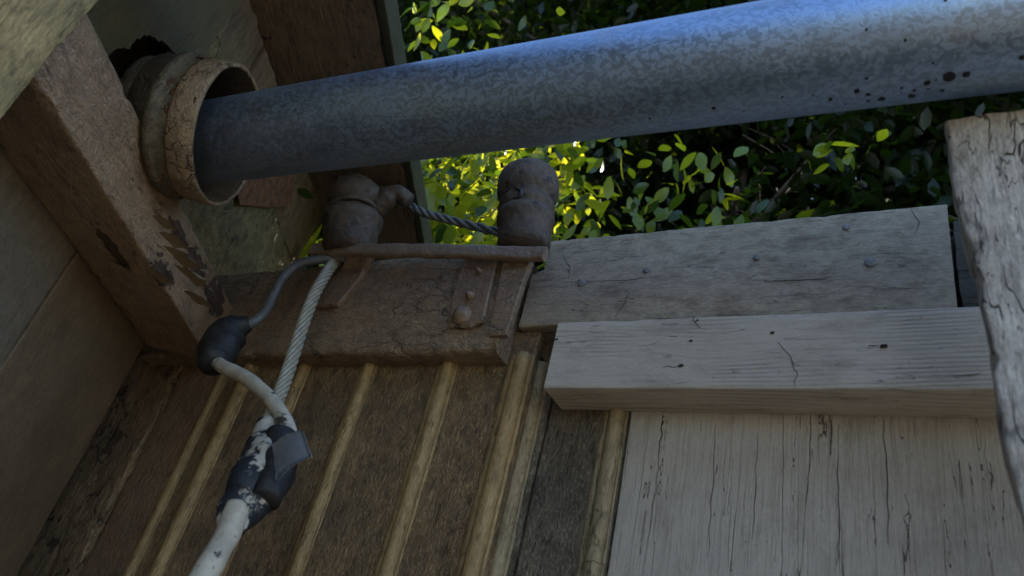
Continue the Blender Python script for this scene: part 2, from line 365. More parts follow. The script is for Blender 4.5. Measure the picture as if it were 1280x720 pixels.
# ---- back wall: board and bead wall on the left, white siding on the right
bw = empty('board_wall', (-.7, YW, GROUND), 'dark brown wall of vertical boards with yellow bead mouldings beneath the plate', 'wall')
def wx(u, v): return atY(u, v, YW).x
def vboard(name, xl, xr, top, mat, parent, y=YW, T=.02, **k):
    # local x = up, y = depth, z = across
    return timber(name, (xl, y, GROUND), Z_, Y_, X_, top-GROUND, T, xr-xl, mat, parent, **k)
TOP = .459; YS = .75
def wxs(u, v): return atY(u, v, YS).x
b1 = wx(255, 465); bA = wx(275, 478); bB = wx(307, 478); b3 = wx(385, 455); b4 = wx(468, 448); b5 = wx(569, 440); b6 = wx(660, 434); b6b = wxs(686, 446); b7 = wxs(776, 522); bj = wxs(690, 510)
xs_left = wx(120, 600)
vb = lambda a, b, m, **k: vboard('board', a, b, TOP, M[m], bw, **k)
c0 = wx(100, 560); c1 = wx(178, 560)
vb(-1.75, c0-.006, 'board_l')
o = vb(c0-.004, c1-.002, 'board_c', y=YW-.006, T=.03, amp=.0026, chip=.02, seg=.008); tag(o, 'cracked flaking narrow board in the corner')
vb(c1+.001, bA-.012, 'board_l', y=YW, amp=.0015)
for a, b in ((bA-.010, bB+.006), (bB+.008, b3), (b3+.001, b4), (b4+.001, b5), (b5+.001, b6+.012)):
    vb(a, b, 'board', y=YW+rnd.uniform(0, .002))
vb(b6+.015, bj-.004, 'board_g', y=YS-.001); vb(bj-.001, b7+.010, 'board_g', y=YS-.003)
def bead(x, r, mat, h=.7, y=YW, top=.425, w2=None):
    n = 22; nx = 150; V = []; F = []; L = top-GROUND; SEED[0] += 1; sd_ = SEED[0]
    for i in range(nx+1):
        z = L*i/nx
        for j in range(n+1):
            T_ = (-1.9, -1.85, -1.8, -1.25, -1.05, -1.0, -.97, -.9, -.75, -.55, -.3, 0, .3, .55, .75, .9, .97, 1.0, 1.04, 1.12, 1.35, 1.4, 1.45)[j]
            if abs(T_) <= 1: hh = r*h*(.22+.95*math.sqrt(max(0, 1-T_*T_)))
            elif abs(T_) < 1.08: hh = r*h*.05
            else: hh = r*h*(.2 if abs(T_) < (1.83 if T_ < 0 else 1.38) else -.1)
            p = Vector((z, -hh, T_*r*.80))
            q = p + Vector((0, nz(p, 50, sd_), nz(p, 35, sd_+.4)))*.0004 + Vector((0, 0, nz((z, 0, 0), 3, sd_)*.0008))
            V.append(q)
    for i in range(nx):
        for j in range(n): k = i*(n+1)+j; F.append((k, k+1, k+n+2, k+n+1))
    F.append(tuple(nx*(n+1)+j for j in range(n+1)))
    mw = Matrix(((0, 0, 1, x), (0, 1, 0, y+.0005), (1, 0, 0, GROUND), (0, 0, 0, 1)))
    return link('bead_moulding', mesh('bead_moulding', V, F), mat, bw, mw)
for x, r, m in ((bA, .0085, 'bead'), (bB-.002, .0125, 'bead'), (b3-.003, .0095, 'bead'), (b4-.002, .0105, 'bead'), (b5-.002, .0115, 'bead'), (b6-.002, .0125, 'bead'), (b6b-.004, .011, 'bead_grey'), (b7-.004, .0115, 'bead_grey')):
    bead(x, r, M[m], h=.75 if r > .009 else .6, y=YS-.002 if m == 'bead_grey' else YW)

sw = empty('siding_wall', (.1, YS, GROUND), 'white painted cracked siding boards beneath the rail', 'wall')
x0 = b7+.013
for wd in (.74, .2):
    vboard('siding_board', x0, x0+wd, .37, M['siding'], sw, y=YS-.004, T=.022, amp=.0006, r=.0015, wob=.001); x0 += wd+.0008

# ---- timbers
p = timber('wall_plate', (-1.10, .69, .413), X_, Y_, Z_, .655, .11, .158, M['plate'], seg=.006, amp=.0011, r=.005, wob=.0022, chip=.010)
tag(p, 'lumpy brown painted timber plate on top of the board wall behind the insulator bracket', 'timber')
hx0 = atY(682, 330, .715).x; hx1 = atY(1188, 300, .715).x
def notch(q, p_):
    if p_.z < .085: q.x -= .016*max(0, 1-p_.x/.03)
    return q
h = timber('header_beam', (hx0, .715, .461), X_, Y_, Z_, hx1-hx0, .09, .136, M['header'], seg=.008, amp=.0003, r=.0022, wob=.0007, chip=.003, warp=notch)
tag(h, 'long grey painted beam with nail heads above the white rail', 'beam')
rl = timber('rail', (atY(690, 440, .69).x, .69, .362), X_, Y_, Z_, .75, .057, .087, M['rail'], seg=.008, amp=.0002, r=.0018, wob=.0003, chip=.0022)
tag(rl, 'white painted wooden rail with visible grain nailed over the siding', 'rail')
dt = timber('dark_beam', (hx1+.006, .738, .458), X_, Y_, Z_, .4, .08, .134, M['dark_timber'])
tag(dt, 'dark weathered beam end in the gap behind the near plank', 'beam')
def nail(u, v, Y, parent, r=.0045, mat='nail', name='nail_head'):
    q = atY(u, v, Y)
    if mat == 'knot': return lathe(name, [(r, .0006), (r*.9, -.0004), (r*.5, -.0006), (0.0001, -.0006)], q, (0, 1, 0), M[mat], parent, n=16, amp=r*.9, fs=.8/r)
    return lathe(name, [(r*1.0, .0002), (r, -.0008), (r*.85, -.0014), (0.0001, -.0012)], q, (0, 1, 0), M[mat], parent, n=16)
for u, v, r in ((727, 354, .0052), (808, 338, .0045), (946, 322, .004), (1088, 328, .006), (1058, 284, .004)): nail(u, v, .7145, h, r)
for u, v, r in ((852, 457, .0032), (966, 416, .0026), (1106, 433, .0040), (864, 426, .0022), (850, 458, .002), (696, 424, .0022), (872, 400, .0015)): nail(u, v, .6895, rl, r, 'knot', 'nail_hole')

def crack(pts, Y, parent, r=.0004):
    C = []
    for a, b in zip(pts, pts[1:]):
        for k in range(6):
            t = k/6; C.append(atY(a[0]+(b[0]-a[0])*t+rnd.uniform(-1.5, 1.5), a[1]+(b[1]-a[1])*t+rnd.uniform(-.9, .9), Y))
    tube('crack', C, lambda t: r*(.35+.65*math.sin(math.pi*min(1, t*.9+.05))), M['knot'], parent, n=5)
for c_ in ([(733, 353), (775, 350), (832, 346)], [(955, 352), (1000, 350), (1042, 348)], [(768, 397), (780, 380), (786, 360)], [(682, 360), (700, 359), (720, 356)], [(704, 318), (712, 335), (710, 352)], [(1140, 262), (1150, 280), (1141, 296)]): crack(c_, .7148, h)
for c_ in ([(866, 393), (869, 404), (876, 410)], [(828, 459), (842, 458), (858, 456)], [(972, 428), (988, 446), (996, 468), (992, 484)], [(1085, 432), (1098, 433)], [(1190, 470), (1236, 467)]): crack(c_, .6897, rl)
for c_ in ([(1048, 530), (1047, 590), (1049, 650), (1046, 718)], [(948, 522), (944, 600), (940, 700)], [(896, 524), (890, 610), (884, 716)], [(1104, 524), (1108, 590), (1112, 700)]): crack(c_, YS-.0041, sw, .00042)

# ---- left wall, turned some 29 degrees
L0 = Vector((-1.035, .646, 0)); dL = Vector((.48, -.877, 0)).normalized(); nL = Vector((-dL.y, dL.x, 0))
def onL(s, z, n=0): return L0 + dL*s + nL*n + Z_*z
def atL(u, v, n=0):
    r = ray(u, v); t = (L0.dot(nL)+n)/r.dot(nL); P = r*t; return (P-L0).dot(dL), P.z
lw = empty('side_wall', onL(.3, GROUND), 'smooth brown and grey vertical panels of the left wall under the slanting beam', 'wall')
sS = atL(46, 390)[0]
def lboard(name, s0, s1, z0, z1, mat, parent, n=0, T=.02, **k):
    return timber(name, onL(s0, z0, n), Z_, -nL, dL, z1-z0, T, s1-s0, mat, parent, **k)
lboard('panel', .0, sS-.0035, GROUND, .44, M['panel_a'], lw, amp=.0005, r=.002)
lboard('panel', sS+.0025, sS+.30, GROUND, .44, M['panel_b'], lw, n=.002, amp=.0005, r=.002)
lboard('panel', sS+.304, sS+.66, GROUND, .44, M['panel_a'], lw, amp=.0005)
for k in range(6): lboard('panel', sS+.664+k*.32, sS+.98+k*.32, GROUND, 1.08, M['panel_b'], lw, amp=.0005, seg=.05)

for k in range(9): lboard('light_block_board', -.42+k*.3, -.123+k*.3, GROUND, 1.06, M['brown_raw'], lw, n=-.27, seg=.06)  # boards added out of view behind the left wall to stop light leaking in

def gl(u, v, n=None, z=None):        # pixel to the beam's own coordinates, on its side or its underside
    if z is None: s_, zz = atL(u, v, .104); return (s_+.004, .0, zz-.41)
    P = atZ(u, v, .41); return ((P-L0).dot(dL)+.004, .104-(P-L0).dot(nL), 0)
PEEL = ((gl(268, 372), (.05, .05, .024)), (gl(245, 330), (.045, .04, .018)), (gl(222, 290), (.035, .03, .012)), (gl(255, 385, z=1), (.04, .02, .03)), (gl(205, 350, z=1), (.05, .012, .03)), (gl(140, 310, z=1), (.05, .010, .03)))
M['girt'] = wood('pinkish_thick_paint', (.40, .268, .175), (.33, .222, .145), (.11, .074, .05), big=9, dirt=.5, gcol=.08, fine=.16, warm=.92, alli=.22, als=14, cracks=.8, cw=.008, cs=8, cstretch=5, lump=.0022, ls=110, rough=.40, spec=.5,
                 peel=PEEL, wcol=(.115, .07, .042))
gt = timber('slanting_beam', onL(-.004, .41, .104), dL, -nL, Z_, .64, .103, .092, M['girt'], seg=.005, amp=.0007, r=.0035, wob=.002, chip=.008)
tag(gt, 'thick beam with peeling pinkish brown paint running up to the left', 'beam')
# peeling flakes at the chipped lower corner
def flake(P, t, b, n, L, W, curl, seed):
    V = []; F = []; nx, ny = 8, 5
    for i in range(nx+1):
        for j in range(ny+1):
            x = i/nx; y = j/ny-.5
            e = 1-.45*abs(nz((x*3, seed, 0), 2.1, seed)); yy = y*W*e*(1-.35*x)
            xx = L*x*(1+.25*nz((y*4, seed, 1), 1.7, seed))
            V.append(P+t*xx+b*yy+n*(curl*x*x+.0012*nz((x*4, y*4, seed), 1.5))); 
    V2 = [v-n*.0007 for v in V]; m = len(V)
    for i in range(nx):
        for j in range(ny):
            k = i*(ny+1)+j; q = (k, k+1, k+ny+2, k+ny+1); F.append(q); F.append(tuple(a+m for a in q[::-1]))
    o0 = P.copy()
    return link('paint_flake', mesh('paint_flake', [v-o0 for v in V+V2], F), M['flake'], gt, Matrix.Translation(o0))
for u, v, L_, W_, cu, sd_ in ((232, 322, .040, .050, .010, 1), (246, 345, .040, .050, .012, 2), (222, 300, .034, .035, .008, 3), (252, 372, .036, .035, .009, 4), (212, 278, .026, .028, .006, 5), (206, 345, .03, .03, .006, 6), (150, 330, .03, .022, .006, 7)):
    P = atZ(u-14, v, .4085)
    flake(P, (nL*.9+dL*.3).normalized(), (dL*.9-nL*.3).normalized(), -Z_, L_, W_, cu, sd_)

po = timber('corner_post', onL(.583, GROUND, .124), Z_, -nL, dL, 2.6, .1, .14, M['post'], amp=.0006, r=.002)
tag(po, 'yellowish green mildewed post in the upper left corner', 'post')

# upper panel with a ragged hole for the pipe
PIPE_Z = .555; RP = .0505
pA = atZ(400, 158, PIPE_Z); pB = atZ(1000, 70, PIPE_Z); pd = (pB-pA).normalized()
def pipe_at(x): return pA + pd*((x-pA.x)/pd.x)
CC = atZ(287, 170, PIPE_Z); CN = (CC-L0).dot(nL); hs = (CC-L0).dot(dL); print('collar stands out', CN)   # where the axis meets the wall
uw = empty('upper_panel', onL(.4, .45), 'olive green wall panel with a ragged torn hole around the pipe collar', 'panel')
sE = atL(277, 35)[0]
def hole_panel(n, T, mat, s_lo, s_hi, z_lo, z_hi, rad, seed):
    N = 120; inner = []; outer = []
    cs_, cz_ = .283, PIPE_Z+.055
    for i in range(N):
        a = 2*math.pi*i/N; d = Vector((math.cos(a), math.sin(a)))
        rr = rad*(1+.10*nz((d.x, d.y, 0), 2.2, seed)+.09*nz((d.x, d.y, 0), 6, seed)+.05*nz((d.x, d.y, 0), 13, seed))
        k = 1e9
        if d.x > 1e-6: k = min(k, (s_hi-cs_)/d.x)
        if d.x < -1e-6: k = min(k, (s_lo-cs_)/d.x)
        if d.y > 1e-6: k = min(k, (z_hi-cz_)/d.y)
        if d.y < -1e-6: k = min(k, (z_lo-cz_)/d.y)
        rr = min(rr, k*.98)
        inner.append((cs_+d.x*rr, cz_+d.y*rr)); outer.append((cs_+d.x*k, cz_+d.y*k))
    V = []; F = []
    for lst, nn in ((inner, n), (outer, n), (inner, n-T), (outer, n-T)):
        for q in lst: V.append(Vector((q[1], -nn+.0, q[0])))
    for i in range(N):
        j = (i+1) % N
        F += [(i, j, N+j, N+i), (2*N+i, 3*N+i, 3*N+j, 2*N+j), (i, 2*N+i, 2*N+j, j), (N+i, N+j, 3*N+j, 3*N+i)]
    O = L0; mw = Matrix(((Z_.x, -nL.x, dL.x, O.x), (Z_.y, -nL.y, dL.y, O.y), (Z_.z, -nL.z, dL.z, O.z), (0, 0, 0, 1)))
    return link('panel_sheet', mesh('panel_sheet', V, F, False), mat, uw, mw)
hole_panel(0, .008, M['hole_panel'], sE, .78, .47, 1.35, .108, 3)
# torn pale layer behind the olive skin; its bluish colour stands in for daylight beyond
pl = hole_panel(-.016, .003, M['pale'], sE+.02, .62, .5, 1.0, .104, 8); pl.name = 'torn_daylight_lining'; pl.parent = uw; tag(pl, 'pale torn lining in the hole, tinted to stand in for daylight behind')
lboard('cavity_board', sE-.02, .8, .45, 1.35, M['brown_raw'], uw, n=-.12)
# wall beyond the panel edge, set back
fw_ = empty('far_wall', onL(.1, .45), 'flaky olive and raw brown boards between the pipe and the plate', 'wall')
lboard('flaky_board', -.5, sE+.02, .42, .86, M['olive'], fw_, n=-.022, amp=.004, seg=.006, wob=.006)
lboard('brown_board', .085, sE+.015, .865, 1.35, M['brown_raw'], fw_, n=-.03, amp=.002)
lboard('brown_board', -.06, .080, .865, 1.35, M['brown_raw'], fw_, n=-.022, amp=.002)
lboard('brown_board', -.5, -.064, .865, 1.35, M['brown_raw'], fw_, n=-.028, amp=.002)
TQ = [onL(*atL(u, v, -.012), -.012) for u, v in ((290, 200), (352, 190), (368, 214), (365, 257), (338, 259), (300, 256))]
tv = TQ+[q-nL*.003 for q in TQ]; nq = len(TQ); tc_ = sum(TQ, Vector())/nq
ft = link('flashing_tin', mesh('flashing_tin', [q-tc_ for q in tv], [tuple(range(nq)), tuple(range(2*nq-1, nq-1, -1))]+[(k, nq+k, nq+(k+1) % nq, (k+1) % nq) for k in range(nq)], False), M['rust'], fw_, Matrix.Translation(tc_))
tag(ft, 'rusty square of sheet metal under the pipe')

# overhead plank and roof boards
dJ = Vector((.42, -.907, 0)).normalized(); nJ = Vector((-dJ.y, dJ.x, 0))
KJ = .722/.602; J0 = Vector((-.63, .70, 0))*KJ
pk = timber('overhead_plank', J0-dJ*.14+Z_*.722+nJ*0, dJ, Z_, -nJ, 1.5, .036, .142*KJ, M['plank'], seg=.008, amp=.0014, r=.003, wob=.003, chip=.01)
tag(pk, 'flat brown plank with split edge overhead behind the pipe', 'plank')
es = timber('edge_strip', J0-dJ*.14+Z_*.720+nJ*.0135, dJ, Z_, -nJ, 1.5, .04, .012, M['plank_side'], pk, amp=.0008, r=.002)
rf = empty('roof', (-1.5, -.4, 1.05), 'dark roof boards over the left side above the plank', 'roof')
RE = Vector((-.80, .563, 0))
for k in range(11):
    timber('roof_board', RE-nJ*(.02+.2*k)+Z_*1.06 - dJ*.75 , dJ, Z_, -nJ, 2.2, .02, .196, M['roof'], rf, seg=.05)

# ------------------------------------------------------------------ vent pipe and collar
vp = empty('vent_pipe', pipe_at(-.7), 'round galvanised metal pipe running across the top with black drips', 'pipe')
x_a, x_b = CC.x-.22, .75; Lp = (pipe_at(x_b)-pipe_at(x_a)).length
prof = [(RP*.96, 0)] + [(RP, Lp*k/90) for k in range(91)] + [(RP*.96, Lp)]
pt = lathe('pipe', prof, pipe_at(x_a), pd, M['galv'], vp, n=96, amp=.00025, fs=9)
def on_pipe(u, v):
    r = ray(u, v).normalized(); o = pipe_at(-.3); d = r-pd*r.dot(pd); q = -o+pd*o.dot(pd)
    A = d.dot(d); B = 2*d.dot(q); C = q.dot(q)-RP*RP; D = B*B-4*A*C
    if D < 0: return None
    P = r*((-B-math.sqrt(D))/(2*A)); ax = o+pd*(P-o).dot(pd); return P, (P-ax).normalized()
V = []; F = []
for u, v, r in ((1187, 96, 7), (1208, 93, 4), (1159, 104, 3.5), (1140, 120, 4), (1102, 124, 4.2), (1085, 118, 2.8), (1071, 114, 3.2), (1038, 124, 2.5), (1083, 98, 1.5), (1166, 79, 1.2), (1143, 113, 2), (1085, 126, 2.2), (1178, 113, 2.4),
                (892, 135, 2.6), (812, 148, 1.6), (930, 139, 1.2), (1083, 37, 1.8), (1132, 50, 1.6), (1182, 0, 2), (1277, 72, 3), (1127, 110, 1.6), (1160, 111, 1.2), (978, 121, 1.2), (1057, 130, 1.3), (765, 163, 1.2), (1016, 119, 1.0), (1170, 100, 1.2), (780, 70, 1.2)):
    R = on_pipe(u, v)
    if not R: continue
    P, nn = R; a = pd; b = nn.cross(a); rr = r*P.length/FPX*.95; k0 = len(V); m = 12
    V.append(P+nn*.0008)
    for j in range(m):
        t = 2*math.pi*j/m; e = rr*(1+.18*rnd.uniform(-1, 1)); q = P+a*math.cos(t)*e+b*math.sin(t)*e*1.1
        ax_ = pipe_at(-.3); ax_ = ax_+pd*(q-ax_).dot(pd); V.append(ax_+(q-ax_).normalized()*(RP+.0003))
    for j in range(m): F.append((k0, k0+1+j, k0+1+(j+1) % m))
tag(link('paint_drips', mesh('paint_drips', V, F), M['drip'], vp, Matrix()), 'small black drip spots on the pipe', kind='stuff')

M['collar'] = wood('flaking_collar_paint', (.29, .21, .145), (.23, .165, .112), (.075, .053, .037), big=16, dirt=.5, gcol=.1, cracks=.5, cw=.01, cs=8, cstretch=2, alli=.85, als=48, lump=.0018, ls=80, lstretch=1, rough=.6, wear=(22, .66), wcol=(.09, .05, .03))
M['sleeve'] = wood('dark_sleeve_paint', (.135, .11, .08), (.095, .078, .058), (.03, .025, .02), big=18, dirt=.7, gcol=.1, cracks=.3, cstretch=2, lump=.0012, lstretch=1, rough=.5, wear=(20, .68), wcol=(.12, .055, .025))
cl = empty('pipe_collar', CC, 'flaking brown painted ring collar around the pipe at the left wall', 'collar')
RC = .086
lathe('rim_band', [(RC-.0045, -.003), (RC-.0035, .0), (RC-.0005, 0), (RC+.001, -.0015), (RC+.001, -.03), (RC-.001, -.033), (RC-.007, -.034)], CC, nL, M['collar'], cl, n=120, amp=.0016, fs=45)
lathe('sleeve', [(RC-.0048, -.0015), (RC-.0035, -.034), (RC-.003, -.046), (RC+.002, -.048), (RC+.003, -.053), (RC+.002, -.058), (RC-.004, -.061), (RC-.005, -.085), (RC-.014, -.086)], CC, nL, M['sleeve'], cl, n=120, amp=.0012, fs=40)
lathe('inner_lining', [(RC-.0052, -.002), (RC-.007, -.02), (RC-.010, -.084), (RC-.0078, -.085)], CC, nL, M['brown_raw'], cl, n=96, amp=.0006)
lathe('back_ring', [(RC-.02, -.080), (RC-.012, -.084), (RC-.012, -.105), (RC-.022, -.108)], CC, nL, M['sleeve'], cl, n=96, amp=.002, fs=30)
o = lathe('rust_patch', [(RC-.0025, -.035), (RC-.0005, -.036), (RC-.0005, -.049), (RC-.0025, -.05)], CC, nL, M['rust'], cl, n=18, amp=.001, a0=.15, a1=.95); tag(o, 'bare rusty patch on the collar')

# ------------------------------------------------------------------ insulator bracket
ir = empty('insulator_bracket', atY(540, 320, .68), 'iron bracket painted brown carrying two knob insulators', 'bracket')
A = atY(389, 309, .645); B = atY(681, 313, .672)
ab = (B-A).normalized(); az2 = (Z_-ab*ab.z).normalized(); ay2 = az2.cross(ab)
timber('bar', A-az2*.011, ab, ay2, az2, (B-A).length, .012, .020, M['bracket'], ir, seg=.006, amp=.0016, r=.004, wob=.002)
def strap(p, mat='bracket', thick=.0055):
    """plate from pixel corner list on the plate's face"""
    P = [atY(u, v, y) for (u, v, y) in p]; n = len(P)
    c = sum(P, Vector())/n
    V = []; F = []
    for sc, dy in ((1.0, .006), (1.0, -thick*.6), (.93, -thick)):
        for q in P: V.append(c+(q-c)*sc+Vector((0, dy, 0)))
    for k in range(2):
        for j in range(n): F.append((k*n+j, k*n+(j+1) % n, (k+1)*n+(j+1) % n, (k+1)*n+j))
    F.append(tuple(2*n+j for j in range(n)))
    me = mesh('strap', [v-c for v in V], F, False); o = link('strap', me, M[mat], ir, Matrix.Translation(c))
    bm = bmesh.new(); bm.from_mesh(me); bmesh.ops.recalc_face_normals(bm, faces=bm.faces); bm.to_mesh(me); bm.free()
    return o
yp = .688
strap([(584, 316, yp), (626, 316, yp), (619, 345, yp), (611, 380, yp), (606, 404, yp), (590, 411, yp), (562, 411, yp), (566, 380, yp), (575, 345, yp)])
strap([(632, 318, yp), (668, 318, yp), (656, 350, yp), (643, 392, yp), (634, 420, yp), (612, 421, yp), (620, 380, yp)], 'plate', .004)
strap([(437, 316, .668), (466, 318, .672), (458, 338, yp), (452, 350, yp), (424, 384, yp), (394, 386, yp), (396, 372, yp), (430, 338, yp)])
def bolt(u, v, Y, r):
    q = atY(u, v, Y); return lathe('bolt', [(r, .004), (r, -.002), (r*.9, -.004), (r*.6, -.005), (r*.55, -.008), (0.0001, -.0085)], q, (0, 1, 0), M['bracket'], ir, n=20, amp=.0008, fs=120)
bolt(577, 394, .682, .0135); bolt(588, 370, .682, .006); bolt(600, 340, .682, .004)
# right knob: spool with a domed cap
def knob(base, top, prof, lab, n=56, amp=.0008):
    ax = (top-base); Lk = ax.length
    o = lathe('insulator', [(r, h*Lk) for r, h in prof], base, ax, M['insul'], ir, n=n, amp=amp, fs=28); tag(o, lab); return o
kb = atY(655, 306, .70); kt = atY(662, 216, .70)
k2 = knob(kb, kt, [(.0001, -.1), (.034, -.1), (.036, .0), (.0365, .24), (.0395, .26), (.0402, .31), (.0395, .35), (.036, .37), (.0355, .40), (.0385, .42), (.040, .46), (.0392, .50), (.0355, .53), (.035, .56), (.0375, .59), (.0415, .62), (.0435, .67), (.0442, .76), (.0438, .84), (.042, .90), (.039, .93), (.030, .94), (.0001, .935)], 'grooved spool insulator with a broad cap at the right end of the bracket')
hp = atY(645, 241, .662); lathe('wire_hole', [(.0085, .006), (.0085, -.001), (.0068, -.0022), (.0058, .001), (.0045, .004), (.0001, .0045)], hp+Vector((.002, .0, -.002)), (.25, .9, .3), M['drip'], k2, n=20, amp=.0008)
kb = atY(436, 312, .668); kt = atY(448, 222, .645)
k1 = knob(kb, kt, [(.0001, -.06), (.034, -.06), (.039, .03), (.041, .2), (.042, .3), (.045, .33), (.0455, .40), (.042, .44), (.034, .48), (.033, .54), (.040, .58), (.044, .66), (.043, .74), (.036, .82), (.030, .88), (.020, .96), (.0001, 1.0)], 'knob insulator wrapped with wire at the left end of the bracket', amp=.0022)
# wire wraps on the left knob
kc = (kb+kt)/2; ka = (kt-kb).normalized(); sd1 = ka.orthogonal().normalized(); sd2 = ka.cross(sd1)
for hh, rr, tl in ((.51, .037, .3), (.47, .038, -.25), (.54, .0375, .5)):
    C = []
    for i in range(41):
        a = 2*math.pi*i/40; C.append(kb+(kt-kb)*hh+(sd1*math.cos(a)+sd2*math.sin(a))*rr+ka*math.sin(a)*tl*.03)
    tube('wire_wrap', C, .0035, M['insul'], k1, n=8, amp=.0006)
# fat tape lump beside the left knob
C = catmull([atY(468, 262, .665), atY(482, 250, .665), atY(497, 244, .67), atY(512, 252, .68)], 6)
tube('wire_clamp', C, lambda t: .016*(1-.35*abs(t-.4)*2)+.002, M['insul'], k1, n=14, amp=.004, fs=60)

# cable spanning between the knobs
sc_ = empty('span_cable', atY(540, 268, .72), 'grey twisted cable running from the wrapped knob to the grooved spool insulator', 'cable')
core = catmull([atY(455, 232, .68), atY(478, 238, .69), atY(500, 250, .70), atY(530, 266, .71), atY(570, 277, .725), atY(630, 292, .735)], 14)
def strands(core, n, R, r, turns, mat, parent, name='strand', seg=7):
    T, N = frames(core)
    for k in range(n):
        C = []
        for i, c in enumerate(core):
            a = 2*math.pi*(k/n+turns*i/(len(core)-1)); B = T[i].cross(N[i]); C.append(c+(N[i]*math.cos(a)+B*math.sin(a))*R)
        tube(name, C, r, mat, parent, n=seg)
strands(core, 3, .0038, .0034, 6.0, M['cable_grey'], sc_, seg=10)
C = catmull([atY(412, 262, .65), atY(420, 232, .65), atY(432, 216, .655), atY(452, 220, .66), atY(472, 236, .67)], 8)
tube('tie_wire', C, .0016, M['cable_grey'], sc_, n=6)

# ------------------------------------------------------------------ service drop
sv = empty('service_cable', atY(300, 580, .56), 'service cable of grey sheath and bare twisted strand joined in a taped splice', 'cable')
C = catmull([atY(432, 322, .672), atY(405, 324, .655), atY(376, 329, .64), atY(355, 345, .632), atY(343, 366, .628), atY(332, 388, .622), atY(316, 403, .612), atY(296, 410, .600)], 10)
tube('sheathed_cable', C, .0068, M['cable_grey'], sv, n=16, amp=.0005)
C = catmull([atY(312, 404, .607), atY(300, 408, .603), atY(290, 414, .600), atY(277, 430, .594), atY(270, 447, .588), atY(269, 458, .584)], 10)
def bootr(t):
    K = [(0, .009), (.12, .0125), (.25, .0185), (.42, .0245), (.6, .026), (.8, .0235), (.93, .019), (1, .013)]
    for (a, ra), (b, rb) in zip(K, K[1:]):
        if t <= b: return ra+(rb-ra)*(t-a)/(b-a)
    return .0145
tube('tape_boot', C, bootr, M['tape_black'], sv, n=28, amp=.003, fs=45)
C = catmull([atY(268, 450, .586), atY(280, 459, .580), atY(305, 471, .574), atY(332, 493, .568), atY(352, 519, .562), atY(361, 545, .556), atY(352, 575, .55)], 10)
tube('bare_cable', C, .0086, M['cable_white'], sv, n=18, amp=.0007)
core = catmull([atY(418, 327, .668), atY(409, 340, .655), atY(393, 368, .64), atY(378, 408, .625), atY(363, 455, .605), atY(349, 495, .586), atY(336, 527, .566), atY(326, 552, .545), atY(318, 572, .53)], 12)
wr = tube('wire_rope', core, .0046, M['rope'], sv, n=8)
T, N = frames(core)
strands(core, 7, .0059, .0028, 5.6, M['rope'], wr, seg=8)
# splice: a lumpy taped body
Y1, Y2 = .557, .515
C = catmull([atY(336, 528, Y1+.004), atY(333, 552, Y1), atY(329, 580, .545), atY(314, 612, .535), atY(297, 640, .527), atY(284, 664, Y2)], 24)
def spr(t):
    K = [(0, .0108), (.12, .0135), (.26, .018), (.42, .0235), (.62, .025), (.8, .020), (.93, .0135), (1, .011)]
    for (a, ra), (b, rb) in zip(K, K[1:]):
        if t <= b: return ra+(rb-ra)*(t-a)/(b-a)+.0016*((t*7.3) % 1)
    return .0125
tube('taped_splice', C, spr, M['splice'], sv, n=36, amp=.0055, fs=34)
C = catmull([atY(352, 545, .552), atY(349, 562, .548), atY(346, 590, .542), atY(330, 625, .533)], 8)
tube('tape_wrap', C, lambda t: .019-.006*abs(t-.5), M['tape_black'], sv, n=20, amp=.004, fs=45)
C = catmull([atY(300, 632, .519), atY(286, 664, .514), atY(268, 698, .505), atY(246, 735, .495), atY(205, 800, .48), atY(120, 930, .46)], 10)
tube('cable_tail', C, lambda t: .0116, M['cable_white'], sv, n=20, amp=.0018, fs=40)
# stiff free end of tape
V = []; F = []; nx, ny = 12, 8
q = [atY(338, 558, .530), atY(380, 541, .522), atY(391, 574, .520), atY(345, 602, .528)]
for i in range(nx+1):
    for j in range(ny+1):
        a, b = i/nx, j/ny; P = (q[0]*(1-a)+q[1]*a)*(1-b)+(q[3]*(1-a)+q[2]*a)*b
        V.append(P+Vector((0, -1, .3))*(.006*math.sin(a*2.6)+.0015*nz((a*3, b*3, 0), 2)))
m = len(V); V += [v+Vector((0, .0016, 0)) for v in V]
for i in range(nx):
    for j in range(ny):
        k = i*(ny+1)+j; f = (k, k+1, k+ny+2, k+ny+1); F += [f, tuple(a+m for a in f[::-1])]
def strip(a, b): F.append((a, b, b+m, a+m))
for i in range(nx): strip((i+1)*(ny+1), i*(ny+1)); strip(i*(ny+1)+ny, (i+1)*(ny+1)+ny)
for j in range(ny): strip(j, j+1); strip(nx*(ny+1)+j+1, nx*(ny+1)+j)
link('tape_end', mesh('tape_end', V, F), M['tape_tab'], sv, Matrix())

# ------------------------------------------------------------------ near plank on the right
YP = .50
zt = atY(1182, 150, YP).z; xl = atY(1182, 152, YP).x
EDGE = [(1180, 150), (1184, 180), (1192, 235), (1206, 300), (1221, 350), (1236, 410), (1240, 440), (1246, 500), (1262, 580), (1282, 645), (1300, 720)]
ez = [(atY(u, v, YP).z, atY(u, v, YP).x) for u, v in EDGE]
def edge_x(z):
    if z >= ez[0][0]: return ez[0][1]
    for (z0, x0_), (z1, x1_) in zip(ez, ez[1:]):
        if z >= z1: return x0_+(x1_-x0_)*(z0-z)/(z0-z1)
    return ez[-1][1]
Lk = zt-GROUND
def pw_(q, p_):
    f = max(0, 1-p_.z/.10); q.z += (edge_x(GROUND+p_.x)-xl)*f
    if p_.x > Lk-.03: q.x += .006*nz((p_.z*30, 0, 2), 1)*(1 if p_.x > Lk-.001 else .4) + .02*p_.z*0
    return q
pkt = timber('fence_plank', (xl, YP, GROUND), Z_, Y_, X_, Lk, .022, .14, M['picket'], seg=.008, amp=.0014, r=.003, wob=.002, chip=.008, warp=pw_)
